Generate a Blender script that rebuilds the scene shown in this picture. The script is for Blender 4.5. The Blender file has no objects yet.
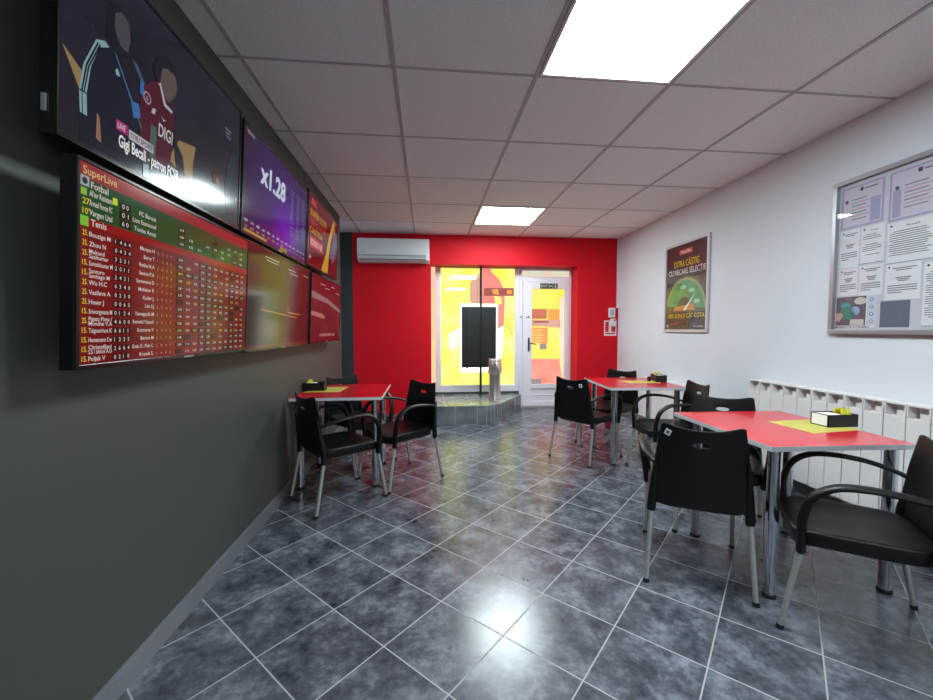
import bpy, bmesh, math, random
from mathutils import Vector, Matrix
random.seed(7)
C = bpy.context.scene.collection
sc = bpy.context.scene

# ------------------------------------------------------------------ camera
CAMH = 1.28
cam = bpy.data.cameras.new('camera'); cam_o = bpy.data.objects.new('camera', cam); C.objects.link(cam_o)
cam.sensor_width = 36.0; cam.lens = 402.83 / 933 * 36.0; cam.clip_start = 0.02
yaw, pitch = -0.0988, -0.0504
w = Vector((-math.sin(yaw)*math.cos(pitch), math.cos(yaw)*math.cos(pitch), math.sin(pitch)))
r = Vector((math.cos(yaw), math.sin(yaw), 0)); u = r.cross(w)
m = Matrix((r, u, -w)).transposed().to_4x4(); m.translation = Vector((0, 0, CAMH)); cam_o.matrix_world = m
sc.camera = cam_o

# ------------------------------------------------------------------ world, exposure
world = bpy.data.worlds.new('daylight'); sc.world = world; world.use_nodes = True
wb = world.node_tree.nodes['Background']; wb.inputs[0].default_value = (0.75, 0.87, 1, 1); wb.inputs[1].default_value = 1.0
sc.view_settings.view_transform = 'Standard'; sc.view_settings.look = 'None'
sc.view_settings.exposure = 0.52; sc.view_settings.gamma = 1.0; sc.view_settings.use_curve_mapping = False
sc.cycles.max_bounces = 10; sc.cycles.diffuse_bounces = 8; sc.cycles.glossy_bounces = 4
sc.cycles.transparent_max_bounces = 12; sc.cycles.caustics_reflective = False; sc.cycles.caustics_refractive = False
sc.cycles.use_denoising = True; sc.cycles.sample_clamp_indirect = 6.0
PANEL = 30.0        # brightness of the ceiling panels
FILM = 1.95          # brightness of daylight through the window film
SCREEN = 0.50       # brightness of the screens

# ------------------------------------------------------------------ materials
MATS = {}
def srgb(c):
    return tuple((x/255/12.92 if x/255 <= 0.04045 else ((x/255+0.055)/1.055)**2.4) for x in c)
def new_mat(name):
    m = bpy.data.materials.new(name); m.use_nodes = True; MATS[name] = m
    return m, m.node_tree, m.node_tree.nodes['Principled BSDF']
def mat(name, rgb, rough=0.5, metal=0.0, emit=0.0, var=0.0, vscale=8.0, bump=0.0, bscale=200.0, spec=0.5, stretch=None, coat=0.0):
    if name in MATS: return MATS[name]
    m, nt, b = new_mat(name)
    col = (*srgb(rgb), 1)
    b.inputs['Base Color'].default_value = col
    b.inputs['Roughness'].default_value = rough; b.inputs['Metallic'].default_value = metal
    b.inputs['Specular IOR Level'].default_value = spec
    if coat: b.inputs['Coat Weight'].default_value = coat; b.inputs['Coat Roughness'].default_value = 0.06
    tc = nt.nodes.new('ShaderNodeTexCoord')
    src = tc.outputs['Object']
    if stretch:
        mp = nt.nodes.new('ShaderNodeMapping'); mp.inputs['Scale'].default_value = stretch
        nt.links.new(src, mp.inputs[0]); src = mp.outputs[0]
    if var:
        n = nt.nodes.new('ShaderNodeTexNoise'); n.inputs['Scale'].default_value = vscale; n.inputs['Detail'].default_value = 5
        nt.links.new(src, n.inputs['Vector'])
        rp = nt.nodes.new('ShaderNodeValToRGB')
        rp.color_ramp.elements[0].position = 0.3; rp.color_ramp.elements[1].position = 0.7
        rp.color_ramp.elements[0].color = (*[c*(1-var) for c in col[:3]], 1)
        rp.color_ramp.elements[1].color = (*[min(1, c*(1+var)) for c in col[:3]], 1)
        nt.links.new(n.outputs['Fac'], rp.inputs[0]); nt.links.new(rp.outputs[0], b.inputs['Base Color'])
    if bump:
        n2 = nt.nodes.new('ShaderNodeTexNoise'); n2.inputs['Scale'].default_value = bscale; n2.inputs['Detail'].default_value = 3
        nt.links.new(src, n2.inputs['Vector'])
        bp = nt.nodes.new('ShaderNodeBump'); bp.inputs['Strength'].default_value = bump; bp.inputs['Distance'].default_value = 0.002
        nt.links.new(n2.outputs['Fac'], bp.inputs['Height']); nt.links.new(bp.outputs[0], b.inputs['Normal'])
    return m
def glow(name, rgb, strength=1.0, rough=0.1, var=0.0, vscale=3.0, rgb2=None, spec=0.5):
    """something that gives off light: a screen, a daylit film, a lamp diffuser"""
    if name in MATS: return MATS[name]
    m, nt, b = new_mat(name)
    b.inputs['Base Color'].default_value = (0.004, 0.004, 0.005, 1); b.inputs['Roughness'].default_value = rough
    b.inputs['Specular IOR Level'].default_value = spec
    b.inputs['Emission Color'].default_value = (*srgb(rgb), 1); b.inputs['Emission Strength'].default_value = strength
    if var or rgb2:
        tc = nt.nodes.new('ShaderNodeTexCoord')
        n = nt.nodes.new('ShaderNodeTexNoise'); n.inputs['Scale'].default_value = vscale; n.inputs['Detail'].default_value = 4
        nt.links.new(tc.outputs['Object'], n.inputs['Vector'])
        rp = nt.nodes.new('ShaderNodeValToRGB'); rp.color_ramp.elements[0].position = 0.35; rp.color_ramp.elements[1].position = 0.68
        a = srgb(rgb); c2 = srgb(rgb2) if rgb2 else tuple(min(1, x*(1+var)) for x in a)
        rp.color_ramp.elements[0].color = (*a, 1); rp.color_ramp.elements[1].color = (*c2, 1)
        nt.links.new(n.outputs['Fac'], rp.inputs[0]); nt.links.new(rp.outputs[0], b.inputs['Emission Color'])
    return m
def scr(rgb, s=None): return glow('screen_%d_%d_%d' % tuple(rgb), rgb, SCREEN if s is None else s, 0.12, spec=0.32)

def floor_material():
    m, nt, b = new_mat('slate_tile')
    N = nt.nodes.new; L = nt.links.new
    tc = N('ShaderNodeTexCoord'); t = 0.3474; ang = 0.8021; O = (-1.169, 2.0674)
    def dot(vx, vy, off):
        d = N('ShaderNodeVectorMath'); d.operation = 'DOT_PRODUCT'; d.inputs[1].default_value = (vx/t, vy/t, 0); L(tc.outputs['Object'], d.inputs[0])
        a = N('ShaderNodeMath'); a.operation = 'ADD'; a.inputs[1].default_value = -off + 400; L(d.outputs['Value'], a.inputs[0]); return a.outputs[0]
    ux, uy = math.cos(ang), math.sin(ang); vx, vy = math.sin(ang), -math.cos(ang)
    U = dot(ux, uy, (O[0]*ux+O[1]*uy)/t); V = dot(vx, vy, (O[0]*vx+O[1]*vy)/t)
    def mth(op, a, bb=None, c=None):
        n = N('ShaderNodeMath'); n.operation = op
        for i, x in enumerate((a, bb, c)):
            if x is None: continue
            if isinstance(x, (int, float)): n.inputs[i].default_value = x
            else: L(x, n.inputs[i])
        return n.outputs[0]
    def edge(s):
        f = mth('FRACT', s); return mth('SUBTRACT', 0.5, mth('ABSOLUTE', mth('SUBTRACT', f, 0.5)))
    e = mth('MINIMUM', edge(U), edge(V))
    grout = mth('SMOOTH_MIN', 1.0, mth('MAXIMUM', 0.0, mth('MULTIPLY', mth('SUBTRACT', 0.0095, e), 260.0)), 0.0)
    cell = N('ShaderNodeCombineXYZ'); L(mth('FLOOR', U), cell.inputs[0]); L(mth('FLOOR', V), cell.inputs[1])
    wn = N('ShaderNodeTexWhiteNoise'); L(cell.outputs[0], wn.inputs['Vector'])
    sc_ = N('ShaderNodeVectorMath'); sc_.operation = 'SCALE'; sc_.inputs['Scale'].default_value = 7.0; L(wn.outputs['Color'], sc_.inputs[0])
    ad = N('ShaderNodeVectorMath'); L(tc.outputs['Object'], ad.inputs[0]); L(sc_.outputs[0], ad.inputs[1])
    n1 = N('ShaderNodeTexNoise'); n1.inputs['Scale'].default_value = 7.0; n1.inputs['Detail'].default_value = 9; n1.inputs['Roughness'].default_value = 0.66
    n2 = N('ShaderNodeTexNoise'); n2.inputs['Scale'].default_value = 34.0; n2.inputs['Detail'].default_value = 4; n2.inputs['Roughness'].default_value = 0.6
    L(ad.outputs[0], n1.inputs['Vector']); L(ad.outputs[0], n2.inputs['Vector'])
    blend = mth('MULTIPLY_ADD', n1.outputs['Fac'], 0.74, mth('MULTIPLY', n2.outputs['Fac'], 0.26))
    rp = N('ShaderNodeValToRGB'); rp.color_ramp.elements[0].position = 0.36; rp.color_ramp.elements[1].position = 0.66
    rp.color_ramp.elements[0].color = (*srgb((44, 46, 54)), 1); rp.color_ramp.elements[1].color = (*srgb((134, 138, 149)), 1)
    k = rp.color_ramp.elements.new(0.5); k.color = (*srgb((82, 85, 95)), 1)
    L(blend, rp.inputs[0])
    val = N('ShaderNodeHueSaturation'); L(rp.outputs[0], val.inputs['Color']); L(mth('MULTIPLY_ADD', wn.outputs['Value'], 0.24, 0.88), val.inputs['Value'])
    mx = N('ShaderNodeMix'); mx.data_type = 'RGBA'; L(grout, mx.inputs['Factor']); L(val.outputs[0], mx.inputs['A']); mx.inputs['B'].default_value = (*srgb((162, 163, 166)), 1)
    L(mx.outputs['Result'], b.inputs['Base Color'])
    L(mth('MULTIPLY_ADD', grout, 0.45, mth('MULTIPLY_ADD', n2.outputs['Fac'], 0.08, 0.20)), b.inputs['Roughness'])
    b.inputs['Specular IOR Level'].default_value = 0.68
    bp = N('ShaderNodeBump'); bp.inputs['Strength'].default_value = 0.35; bp.inputs['Distance'].default_value = 0.002
    L(mth('SUBTRACT', mth('MULTIPLY', n2.outputs['Fac'], 0.18), grout), bp.inputs['Height']); L(bp.outputs[0], b.inputs['Normal'])
    return m

def glass_material(name='window_glass', tint=(1, 1, 1), refl=1.0):
    if name in MATS: return MATS[name]
    m = bpy.data.materials.new(name); m.use_nodes = True; MATS[name] = m; nt = m.node_tree
    nt.nodes.clear(); o = nt.nodes.new('ShaderNodeOutputMaterial'); mx = nt.nodes.new('ShaderNodeMixShader')
    tr = nt.nodes.new('ShaderNodeBsdfTransparent'); tr.inputs[0].default_value = (*tint, 1)
    gl = nt.nodes.new('ShaderNodeBsdfGlossy'); gl.inputs['Roughness'].default_value = 0.03
    lw = nt.nodes.new('ShaderNodeLayerWeight'); lw.inputs['Blend'].default_value = 0.5
    pw = nt.nodes.new('ShaderNodeMath'); pw.operation = 'POWER'; pw.inputs[1].default_value = 4.0; nt.links.new(lw.outputs['Facing'], pw.inputs[0])
    ma = nt.nodes.new('ShaderNodeMath'); ma.operation = 'MULTIPLY_ADD'; ma.inputs[1].default_value = 0.25*refl; ma.inputs[2].default_value = 0.045*refl; nt.links.new(pw.outputs[0], ma.inputs[0])
    nt.links.new(ma.outputs[0], mx.inputs[0]); nt.links.new(tr.outputs[0], mx.inputs[1]); nt.links.new(gl.outputs[0], mx.inputs[2]); nt.links.new(mx.outputs[0], o.inputs[0])
    return m

M_floor = floor_material()
M_ceil = mat('mineral_ceiling', (250, 249, 250), 0.95, var=0.13, vscale=110, bump=0.7, bscale=300)
M_bar = mat('ceiling_bar', (188, 184, 187), 0.6)
M_white = mat('white_paint', (222, 225, 232), 0.75, var=0.015, vscale=2, bump=0.25, bscale=90)
M_grey = mat('charcoal_paint', (69, 71, 69), 0.5, var=0.04, vscale=1.5, bump=0.25, bscale=120)
M_dark = mat('dark_grey_paint', (40, 46, 48), 0.6)
M_red = mat('red_paint', (210, 4, 28), 0.6, var=0.05, vscale=2, bump=0.3, bscale=110, spec=0.25)
M_base = mat('grey_tile_skirting', (112, 112, 118), 0.35, var=0.12, vscale=6)
M_pvc = mat('white_pvc', (232, 226, 232), 0.3)
M_rub = mat('black_rubber', (18, 18, 20), 0.7)
M_blackp = mat('black_plastic', (9, 9, 11), 0.40, bump=0.25, bscale=700, spec=0.38)
M_bezel = mat('black_bezel', (9, 9, 11), 0.18)
M_alu = mat('brushed_aluminium', (206, 203, 196), 0.34, metal=0.75, var=0.08, vscale=60)
M_chrome = mat('chrome', (216, 216, 220), 0.17, metal=1.0)
M_lam = mat('red_laminate', (204, 24, 38), 0.2, var=0.03, vscale=3, spec=0.7)
M_edge = mat('grey_edge_band', (200, 199, 203), 0.4)
M_rad = mat('radiator_enamel', (236, 230, 230), 0.3)
M_steel = mat('polished_steel', (226, 214, 212), 0.22, metal=0.85, bump=0.6, bscale=18)
M_stone = mat('platform_tile', (118, 124, 126), 0.16, var=0.35, vscale=7)
M_joint = mat('tile_joint', (168, 170, 170), 0.7)
M_paper = mat('white_paper', (232, 232, 238), 0.7)
M_ywp = mat('yellow_paper', (200, 188, 92), 0.6, var=0.1, vscale=12)
M_silver = mat('silver_frame', (176, 176, 180), 0.35, metal=0.6)
M_black = mat('black_card', (10, 10, 12), 0.45)
M_glass = glass_material()

# ------------------------------------------------------------------ mesh builder
_tc = {}
def glyphs(s, bold=0.012):
    if (s, bold) in _tc: return _tc[(s, bold)]
    cu = bpy.data.curves.new('t', 'FONT'); cu.body = s; cu.size = 1; cu.resolution_u = 3; cu.offset = bold
    o = bpy.data.objects.new('t', cu); C.objects.link(o); bpy.context.view_layer.update()
    me = o.evaluated_get(bpy.context.evaluated_depsgraph_get()).to_mesh()
    vs = [tuple(v.co) for v in me.vertices]; fs = [tuple(p.vertices) for p in me.polygons]
    bpy.data.objects.remove(o); bpy.data.curves.remove(cu)
    xs = [v[0] for v in vs] or [0, 1]
    _tc[(s, bold)] = (vs, fs, min(xs), max(xs)); return _tc[(s, bold)]

class MB:
    def __init__(s): s.v = []; s.f = []; s.m = []; s.mats = []; s.sm = []
    def mi(s, mt):
        if mt not in s.mats: s.mats.append(mt)
        return s.mats.index(mt)
    def add(s, vs, fs, mt, smooth=False, M=None):
        o = len(s.v)
        s.v += [tuple(M @ Vector(p)) if M else tuple(p) for p in vs]
        i = s.mi(mt)
        for f in fs: s.f.append(tuple(o+k for k in f)); s.m.append(i); s.sm.append(smooth)
        return s
    def box(s, a, b, mt, M=None, bev=0.0):
        x0, y0, z0 = a; x1, y1, z1 = b
        if bev > 0:
            bm = bmesh.new(); bmesh.ops.create_cube(bm, size=1)
            for v in bm.verts: v.co = Vector((x0+(v.co.x+.5)*(x1-x0), y0+(v.co.y+.5)*(y1-y0), z0+(v.co.z+.5)*(z1-z0)))
            bmesh.ops.bevel(bm, geom=list(bm.edges), offset=bev, segments=2, affect='EDGES', profile=0.6)
            bm.verts.index_update()
            s.add([v.co[:] for v in bm.verts], [tuple(v.index for v in f.verts) for f in bm.faces], mt, False, M); bm.free(); return s
        vs = [(x0,y0,z0),(x1,y0,z0),(x1,y1,z0),(x0,y1,z0),(x0,y0,z1),(x1,y0,z1),(x1,y1,z1),(x0,y1,z1)]
        return s.add(vs, [(0,3,2,1),(4,5,6,7),(0,1,5,4),(1,2,6,5),(2,3,7,6),(3,0,4,7)], mt, False, M)
    def prism(s, pts, z0, z1, mt, M=None, side=None):
        n = len(pts)
        vs = [(x, y, z0) for x, y in pts] + [(x, y, z1) for x, y in pts]
        s.add(vs, [tuple(range(n))[::-1], tuple(range(n, 2*n))], mt, False, M)
        s.add(vs, [(i, (i+1) % n, (i+1) % n+n, i+n) for i in range(n)], side or mt, False, M); return s
    def poly(s, pts, z, mt): return s.add([(x, y, z) for x, y in pts], [tuple(range(len(pts)))], mt)
    def rect(s, x0, y0, x1, y1, z, mt): return s.poly([(x0,y0),(x1,y0),(x1,y1),(x0,y1)], z, mt)
    def disc(s, x, y, r, z, mt, ry=None, n=24, a0=0, a1=2*math.pi):
        return s.poly([(x+r*math.cos(a0+(a1-a0)*i/n), y+(ry or r)*math.sin(a0+(a1-a0)*i/n)) for i in range(n)], z, mt)
    def tube(s, path, rad, mt, seg=12, rz=None, cap=True):
        """path of points; rad = radius or list; rz = second radius (flattened section: rad sideways, rz in the bend plane)"""
        P = [Vector(p) for p in path]; n = len(P); vs = []
        up0 = None
        for i, p in enumerate(P):
            t = (P[min(i+1, n-1)] - P[max(i-1, 0)]).normalized()
            if up0 is None:
                side = t.cross(Vector((0, 0, 1))) if rz is None else Vector((0, 1, 0))
                if side.length < 1e-3: side = Vector((1, 0, 0))
                up0 = side
            side = (up0 - t*up0.dot(t)).normalized(); up0 = side; nn = t.cross(side)
            ra = rad[i] if isinstance(rad, (list, tuple)) else rad
            rb = ra if rz is None else (rz[i] if isinstance(rz, (list, tuple)) else rz)
            for k in range(seg):
                a = 2*math.pi*k/seg; vs.append(p + side*ra*math.cos(a) + nn*rb*math.sin(a))
        fs = [(i*seg+k, i*seg+(k+1) % seg, (i+1)*seg+(k+1) % seg, (i+1)*seg+k) for i in range(n-1) for k in range(seg)]
        s.add(vs, fs, mt, True)
        if cap: s.add(vs, [tuple(range(seg))[::-1], tuple((n-1)*seg+k for k in range(seg))], mt)
        return s
    def lathe(s, prof, mt, seg=28, M=None, smooth=True, wave=0, nw=8):
        vs = []; n = len(prof)
        for (rr, z) in prof:
            for k in range(seg):
                a = 2*math.pi*k/seg; q = rr*(1+wave*math.cos(nw*a)); vs.append((q*math.cos(a), q*math.sin(a), z))
        fs = [(i*seg+k, i*seg+(k+1) % seg, (i+1)*seg+(k+1) % seg, (i+1)*seg+k) for i in range(n-1) for k in range(seg)]
        s.add(vs, fs, mt, smooth, M); s.add(vs, [tuple(range(seg))[::-1], tuple((n-1)*seg+k for k in range(seg))], mt, False, M); return s
    def text(s, txt, x, y, h, z, mt, width=None, align='l', slant=0.0, bold=0.012, cap=None):
        vs, fs, a, b = glyphs(txt, bold); k = h/0.70; kx = k
        if width: kx = width/max(b-a, 1e-3)
        if cap and (b-a)*kx > cap: kx = cap/(b-a)
        wd = (b-a)*kx; ox = x - (0 if align == 'l' else wd/2 if align == 'c' else wd)
        return s.add([(ox+(p[0]-a)*kx+slant*p[1]*k, y+p[1]*k, z) for p in vs], fs, mt)
    def build(s, name, parent=None, bevel=0.0, recalc=True):
        me = bpy.data.meshes.new(name); me.from_pydata([tuple(p) for p in s.v], [], s.f)
        for mt in s.mats: me.materials.append(mt)
        me.polygons.foreach_set('material_index', s.m); me.polygons.foreach_set('use_smooth', s.sm)
        if recalc:
            bm = bmesh.new(); bm.from_mesh(me); bmesh.ops.remove_doubles(bm, verts=bm.verts, dist=1e-6) if recalc == 2 else None
            bmesh.ops.recalc_face_normals(bm, faces=bm.faces); bm.to_mesh(me); bm.free()
        me.update()
        o = bpy.data.objects.new(name, me); C.objects.link(o)
        if parent is not None: o.parent = parent
        if bevel:
            b = o.modifiers.new('bevel', 'BEVEL'); b.width = bevel; b.segments = 2; b.limit_method = 'ANGLE'; b.angle_limit = 0.7
        return o

def tag(o, label=None, cat=None, group=None, kind=None):
    if label: o['label'] = label
    if cat: o['category'] = cat
    if group: o['group'] = group
    if kind: o['kind'] = kind
    return o
def thing(name, label, cat, M=None, loc=None, rz=0, group=None):
    o = bpy.data.objects.new(name, None); C.objects.link(o); o.empty_display_size = 0.05
    if M is not None: o.matrix_world = M
    else: o.location = loc or (0, 0, 0); o.rotation_euler = (0, 0, rz)
    return tag(o, label, cat, group)
def struct(mb, name, bevel=0.0): return tag(mb.build(name, None, bevel), kind='structure')
def dup(root, label=None):
    c = root.copy(); C.objects.link(c)
    if label: c['label'] = label
    for ch in list(root.children):
        d = ch.copy(); C.objects.link(d); d.parent = c
        for g in list(ch.children):
            e = g.copy(); C.objects.link(e); e.parent = d
    return c
def frame(origin, X, Y=(0, 0, 1)):
    X = Vector(X).normalized(); Y = Vector(Y).normalized(); Z = X.cross(Y).normalized(); X = Y.cross(Z)
    M = Matrix((X, Y, Z)).transposed().to_4x4(); M.translation = Vector(origin); return M
RWX = lambda y: 2.885 + 0.035*(y-2.0)                         # right wall plane
def rightwall(y, z, off=0.0):                                  # X runs towards the camera, Y up, Z out of the wall
    return frame((RWX(y)-off, y+off*0.035, z), (-0.035, -1, 0))
def backwall(x, z, y=6.15): return frame((x, y, z), (1, 0, 0))

# ------------------------------------------------------------------ the room
HC = 2.71; YB = 6.15; YF = -3.4; XL = -1.083; YJ = 5.28
struct(MB().box((-2.2, YF-0.1, -0.1), (3.6, 7.0, 0), M_floor), 'floor')
struct(MB().box((-2.2, YF-0.1, HC), (3.6, 6.3, HC+0.1), M_ceil), 'ceiling')
g = MB(); T = 0.794; X0 = -0.963; Y0 = 2.295
for a in range(-1, 6):
    x = X0+a*T
    if -1.6 < x < 2.86: g.box((x-0.011, YF, HC-0.004), (x+0.011, YB, HC+0.002), M_bar)
for b in range(-7, 6):
    y = Y0+b*T
    if y < YB: g.box((-1.6, y-0.008, HC-0.0035), (RWX(y), y+0.008, HC+0.002), M_bar)
struct(g, 'trim_1')
# left wall, jog and alcove
struct(MB().box((XL-0.2, YF, 0), (XL, YJ, HC), M_grey), 'wall_left')
struct(MB().box((-1.75, YJ-0.0, 0), (-1.6, YB+0.2, HC), M_dark), 'wall_alcove')
struct(MB().box((XL-0.02, YF, 0), (XL+0.015, YJ, 0.086), M_base), 'baseboard_left', 0.003)
# right wall (runs slightly outward)
rw = struct(MB().box((-(YB+0.3-YF)*1.0006, 0, -0.2), (0, HC, 0), M_white), 'wall_right')
rw.matrix_world = frame((RWX(YF), YF, 0), (-0.035, -1, 0))
q = [(RWX(YF)-0.012, YF), (RWX(YF)+0.01, YF), (RWX(YB)+0.01, YB), (RWX(YB)-0.012, YB)]
struct(MB().prism(q, 0, 0.076, M_base), 'baseboard_right')
struct(MB().box((-1.6, YF-0.2, 0), (3.0, YF, HC), M_white), 'wall_rear')
# back wall with the deep opening for shop window and door
OX0, OX1, OZ = 0.072, 2.36, 2.272; YD = 6.42
bk = MB()
bk.box((XL, YB, 0), (OX0, YD+0.12, HC), M_red); bk.box((OX1, YB, 0), (RWX(YB)+0.02, YD+0.12, HC), M_red)
bk.box((OX0, YB, OZ), (OX1, YD+0.12, HC), M_red)
bk.box((-1.75, YB, 0), (XL, YB+0.15, HC), M_dark)
struct(bk, 'wall_back')

# tiled platform under the window
pf = [(-0.12, 6.15), (-0.12, 5.375)]
pf += [(0.78, 5.37)]
c0 = Vector((0.80, 5.62)); R = 0.25
for i in range(9):
    a = math.radians(-90 + i*62/8); pf.append((c0.x+R*math.cos(a)*1.0, c0.y+R*math.sin(a)))
pf += [(1.49, 6.25), (1.49, YD-0.005), (OX0+0.002, YD-0.005), (OX0+0.002, 6.149), (-0.12, 6.149)]
pf = pf[1:]
pm = MB().prism(pf, 0, 0.25, M_stone)
def along(d):      # point on the front outline at distance d
    k = 0
    while k < len(pf)-1:
        a, b = Vector(pf[k]), Vector(pf[k+1]); l = (b-a).length
        if d <= l: return a+(b-a)*d/l, (b-a).normalized()
        d -= l; k += 1
    return Vector(pf[-1]), Vector((1, 0))
for d in [0.2, 0.5, 0.8, 0.93, 0.99, 1.05, 1.11, 1.17, 1.24, 1.5, 1.8]:
    pt, t = along(d); nrm = Vector((t.y, -t.x))
    Mx = frame((pt.x+nrm.x*0.0005, pt.y+nrm.y*0.0005, 0), (t.x, t.y, 0))
    pm.box((-0.004, 0.002, -0.003), (0.004, 0.247, 0.0012), M_joint, Mx)
for x in (0.25, 0.62, 1.0): pm.box((x-0.002, 5.42 if x < 0.9 else 5.75, 0.2495), (x+0.002, YD-0.01, 0.2506), M_joint)
pm.box((-0.1, 5.9, 0.2495), (1.22, 5.904, 0.2506), M_joint)
struct(pm, 'trim_2')
struct(MB().box((OX0+0.003, YD-0.035, 0.25), (1.488, YD-0.008, 0.285), mat('dark_sill_strip', (58, 56, 60), 0.4)), 'trim_3')
# vertical cable duct in the far right corner
struct(MB().box((RWX(6.1)-0.035, 6.10, 1.62), (RWX(6.1)-0.004, 6.149, HC-0.001), M_pvc), 'trim_4')

# ------------------------------------------------------------------ shop window (frame, film, glass)
def wfilm(name, *a, **k): return glow(name, *a, **k)
FY = wfilm('film_yellow', (166, 171, 46), FILM, rgb2=(168, 176, 104), vscale=3.2, rough=0.5, spec=0.2)
FP = wfilm('film_pink', (180, 96, 88), FILM*0.9, rough=0.5, spec=0.2)
FG = wfilm('film_greypink', (160, 120, 104), FILM*0.85, rough=0.5, spec=0.2)
FD = wfilm('film_dark_red', (128, 60, 52), FILM*0.75, rough=0.5, spec=0.2)
FO = wfilm('film_orange', (194, 122, 48), FILM*0.8, rough=0.5, spec=0.2)
FW = wfilm('film_white', (240, 244, 238), FILM, rough=0.5, spec=0.2)
FA = wfilm('film_amber', (176, 160, 48), FILM, rgb2=(178, 164, 86), rough=0.5, spec=0.2)
FR = wfilm('film_salmon', (190, 92, 82), FILM*0.85, rgb2=(196, 124, 110), rough=0.5, spec=0.2)
FGR = wfilm('film_grey', (130, 122, 118), FILM*0.6, rough=0.5, spec=0.2)
FT = wfilm('film_sage', (160, 168, 148), FILM*0.75, rgb2=(200, 140, 122), vscale=3.4, rough=0.5, spec=0.2)
WX0, WX1 = OX0+0.004, 1.49; WZ0, WZ1 = 0.286, OZ-0.002
fr = MB()
fr.box((0.142, YD, WZ0), (0.215, YD+0.07, WZ1), M_pvc); fr.box((1.435, YD, WZ0), (WX1, YD+0.07, WZ1), M_pvc)
fr.box((WX0, YD, WZ0), (0.142, YD+0.07, 0.385), M_pvc); fr.box((0.215, YD, WZ0), (1.435, YD+0.07, 0.385), M_pvc); fr.box((0.215, YD, WZ1-0.012), (1.435, YD+0.07, WZ1), M_pvc)
fr.box((0.215, YD+0.012, 0.385), (0.228, YD+0.03, WZ1-0.012), M_pvc); fr.box((1.422, YD+0.012, 0.385), (1.435, YD+0.03, WZ1-0.012), M_pvc)
wroot = struct(MB().box((WX0, YD+0.07, WZ0), (WX1, YD+0.08, 0.38), M_pvc), 'window_1')
f_ = fr.build('window_frame', wroot, 0.003)
MB().box((0.22, YD+0.034, 0.387), (1.43, YD+0.038, WZ1-0.013), M_glass).build('pane', wroot)
# printed film behind the glass, drawn in a frame with x right, z up
def PX(px, py, Y=6.47):    # helper used once for the film drawing: photo measure -> metres on the glass plane
    return (px-427.0)*(Y)/402.83*1.012, CAMH-(py-330.0)*Y/402.83*1.0
film = MB(); FZ = 0
def fpoly(mb, pts, mt, layer, ybase=YD+0.06):
    y = ybase - 0.0006*layer
    mb.add([(*([PX(a, b)[0]]), y, PX(a, b)[1]) for a, b in pts], [tuple(range(len(pts)))], mt)
def frect(mb, x0, y0, x1, y1, mt, layer): fpoly(mb, [(x0, y1), (x1, y1), (x1, y0), (x0, y0)], mt, layer)
film.add([(0.1, YD+0.062, 0.30), (1.46, YD+0.062, 0.30), (1.46, YD+0.062, WZ1), (0.1, YD+0.062, WZ1)], [(0, 1, 2, 3)], FY)
fpoly(film, [(482, 266), (490, 266), (492, 273), (499, 279), (503, 287), (505, 300), (504, 326), (501, 332), (496, 334), (496, 306), (472, 306), (470, 300), (470, 284), (473, 278), (480, 274)], FP, 1)
fpoly(film, [(470, 284), (473, 278), (480, 274), (480, 306), (472, 306), (470, 300)], FG, 2)
frect(film, 460, 304, 498, 373, FW, 3)
fpoly(film, [(497, 330), (504, 326), (503, 350), (500, 372), (496, 372)], FW, 3)
frect(film, 484, 288, 514, 296, FD, 4)
fpoly(film, [(492, 290), (498, 289), (499, 295), (493, 294)], FO, 5); fpoly(film, [(507, 290), (512, 290), (512, 294), (507, 294)], FO, 5)
fpoly(film, [(494, 296), (501, 297), (502, 304), (496, 305)], FY, 5)
fpoly(film, [(505, 318), (505.6, 318), (513, 336), (512.3, 336)], FGR, 5)
fpoly(film, [(448, 334), (460, 328), (460, 345), (450, 352)], wfilm('film_pale_grey', (226, 222, 160), FILM*0.95, rough=0.5, spec=0.2), 2)
for i in range(26):
    a = random.uniform(452, 512); b = random.uniform(371, 383); s_ = random.uniform(0.25, 0.6)
    frect(film, a, b, a+s_*1.6, b+s_, FGR, 6)
film.add([(WX0, YD+0.03, 0.386), (0.141, YD+0.03, 0.386), (0.141, YD+0.03, WZ1), (WX0, YD+0.03, WZ1)], [(0, 1, 2, 3)], wfilm('film_edge_glow', (190, 168, 96), FILM*0.8, rgb2=(196, 140, 120), rough=0.5, spec=0.2))
film.build('printed_film', wroot, recalc=False)
# ------------------------------------------------------------------ door
dr = struct(MB().box((1.492, YD, 0.0), (1.54, YD+0.07, OZ-0.002), M_pvc).box((2.335, YD, 0), (OX1-0.002, YD+0.07, OZ-0.002), M_pvc)
            .box((1.54, YD, 2.235), (2.335, YD+0.07, OZ-0.002), M_pvc).box((1.54, YD, 2.06), (2.335, YD+0.07, 2.135), M_pvc).box((1.54, YD, 0), (2.335, YD+0.07, 0.022), M_alu), 'door_1', 0.003)
lf = MB()
lf.box((1.548, YD-0.018, 0.026), (1.70, YD+0.045, 2.055), M_pvc); lf.box((2.25, YD-0.018, 0.026), (2.328, YD+0.045, 2.055), M_pvc)
lf.box((1.70, YD-0.018, 1.94), (2.25, YD+0.045, 2.055), M_pvc); lf.box((1.70, YD-0.018, 0.32), (2.25, YD+0.045, 0.39), M_pvc)
lf.box((1.70, YD-0.018, 0.026), (2.25, YD+0.045, 0.11), M_pvc); lf.box((1.70, YD+0.0, 0.11), (2.25, YD+0.04, 0.32), M_pvc)
lf.box((1.70, YD-0.008, 0.205), (2.25, YD+0.0, 0.215), M_pvc)
lf.build('door_leaf', dr, 0.004)
MB().box((1.70, YD+0.01, 0.39), (2.25, YD+0.014, 1.94), M_glass).box((1.54, YD+0.02, 2.135), (2.335, YD+0.024, 2.235), M_glass).build('door_glass', dr)
df = MB()
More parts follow.
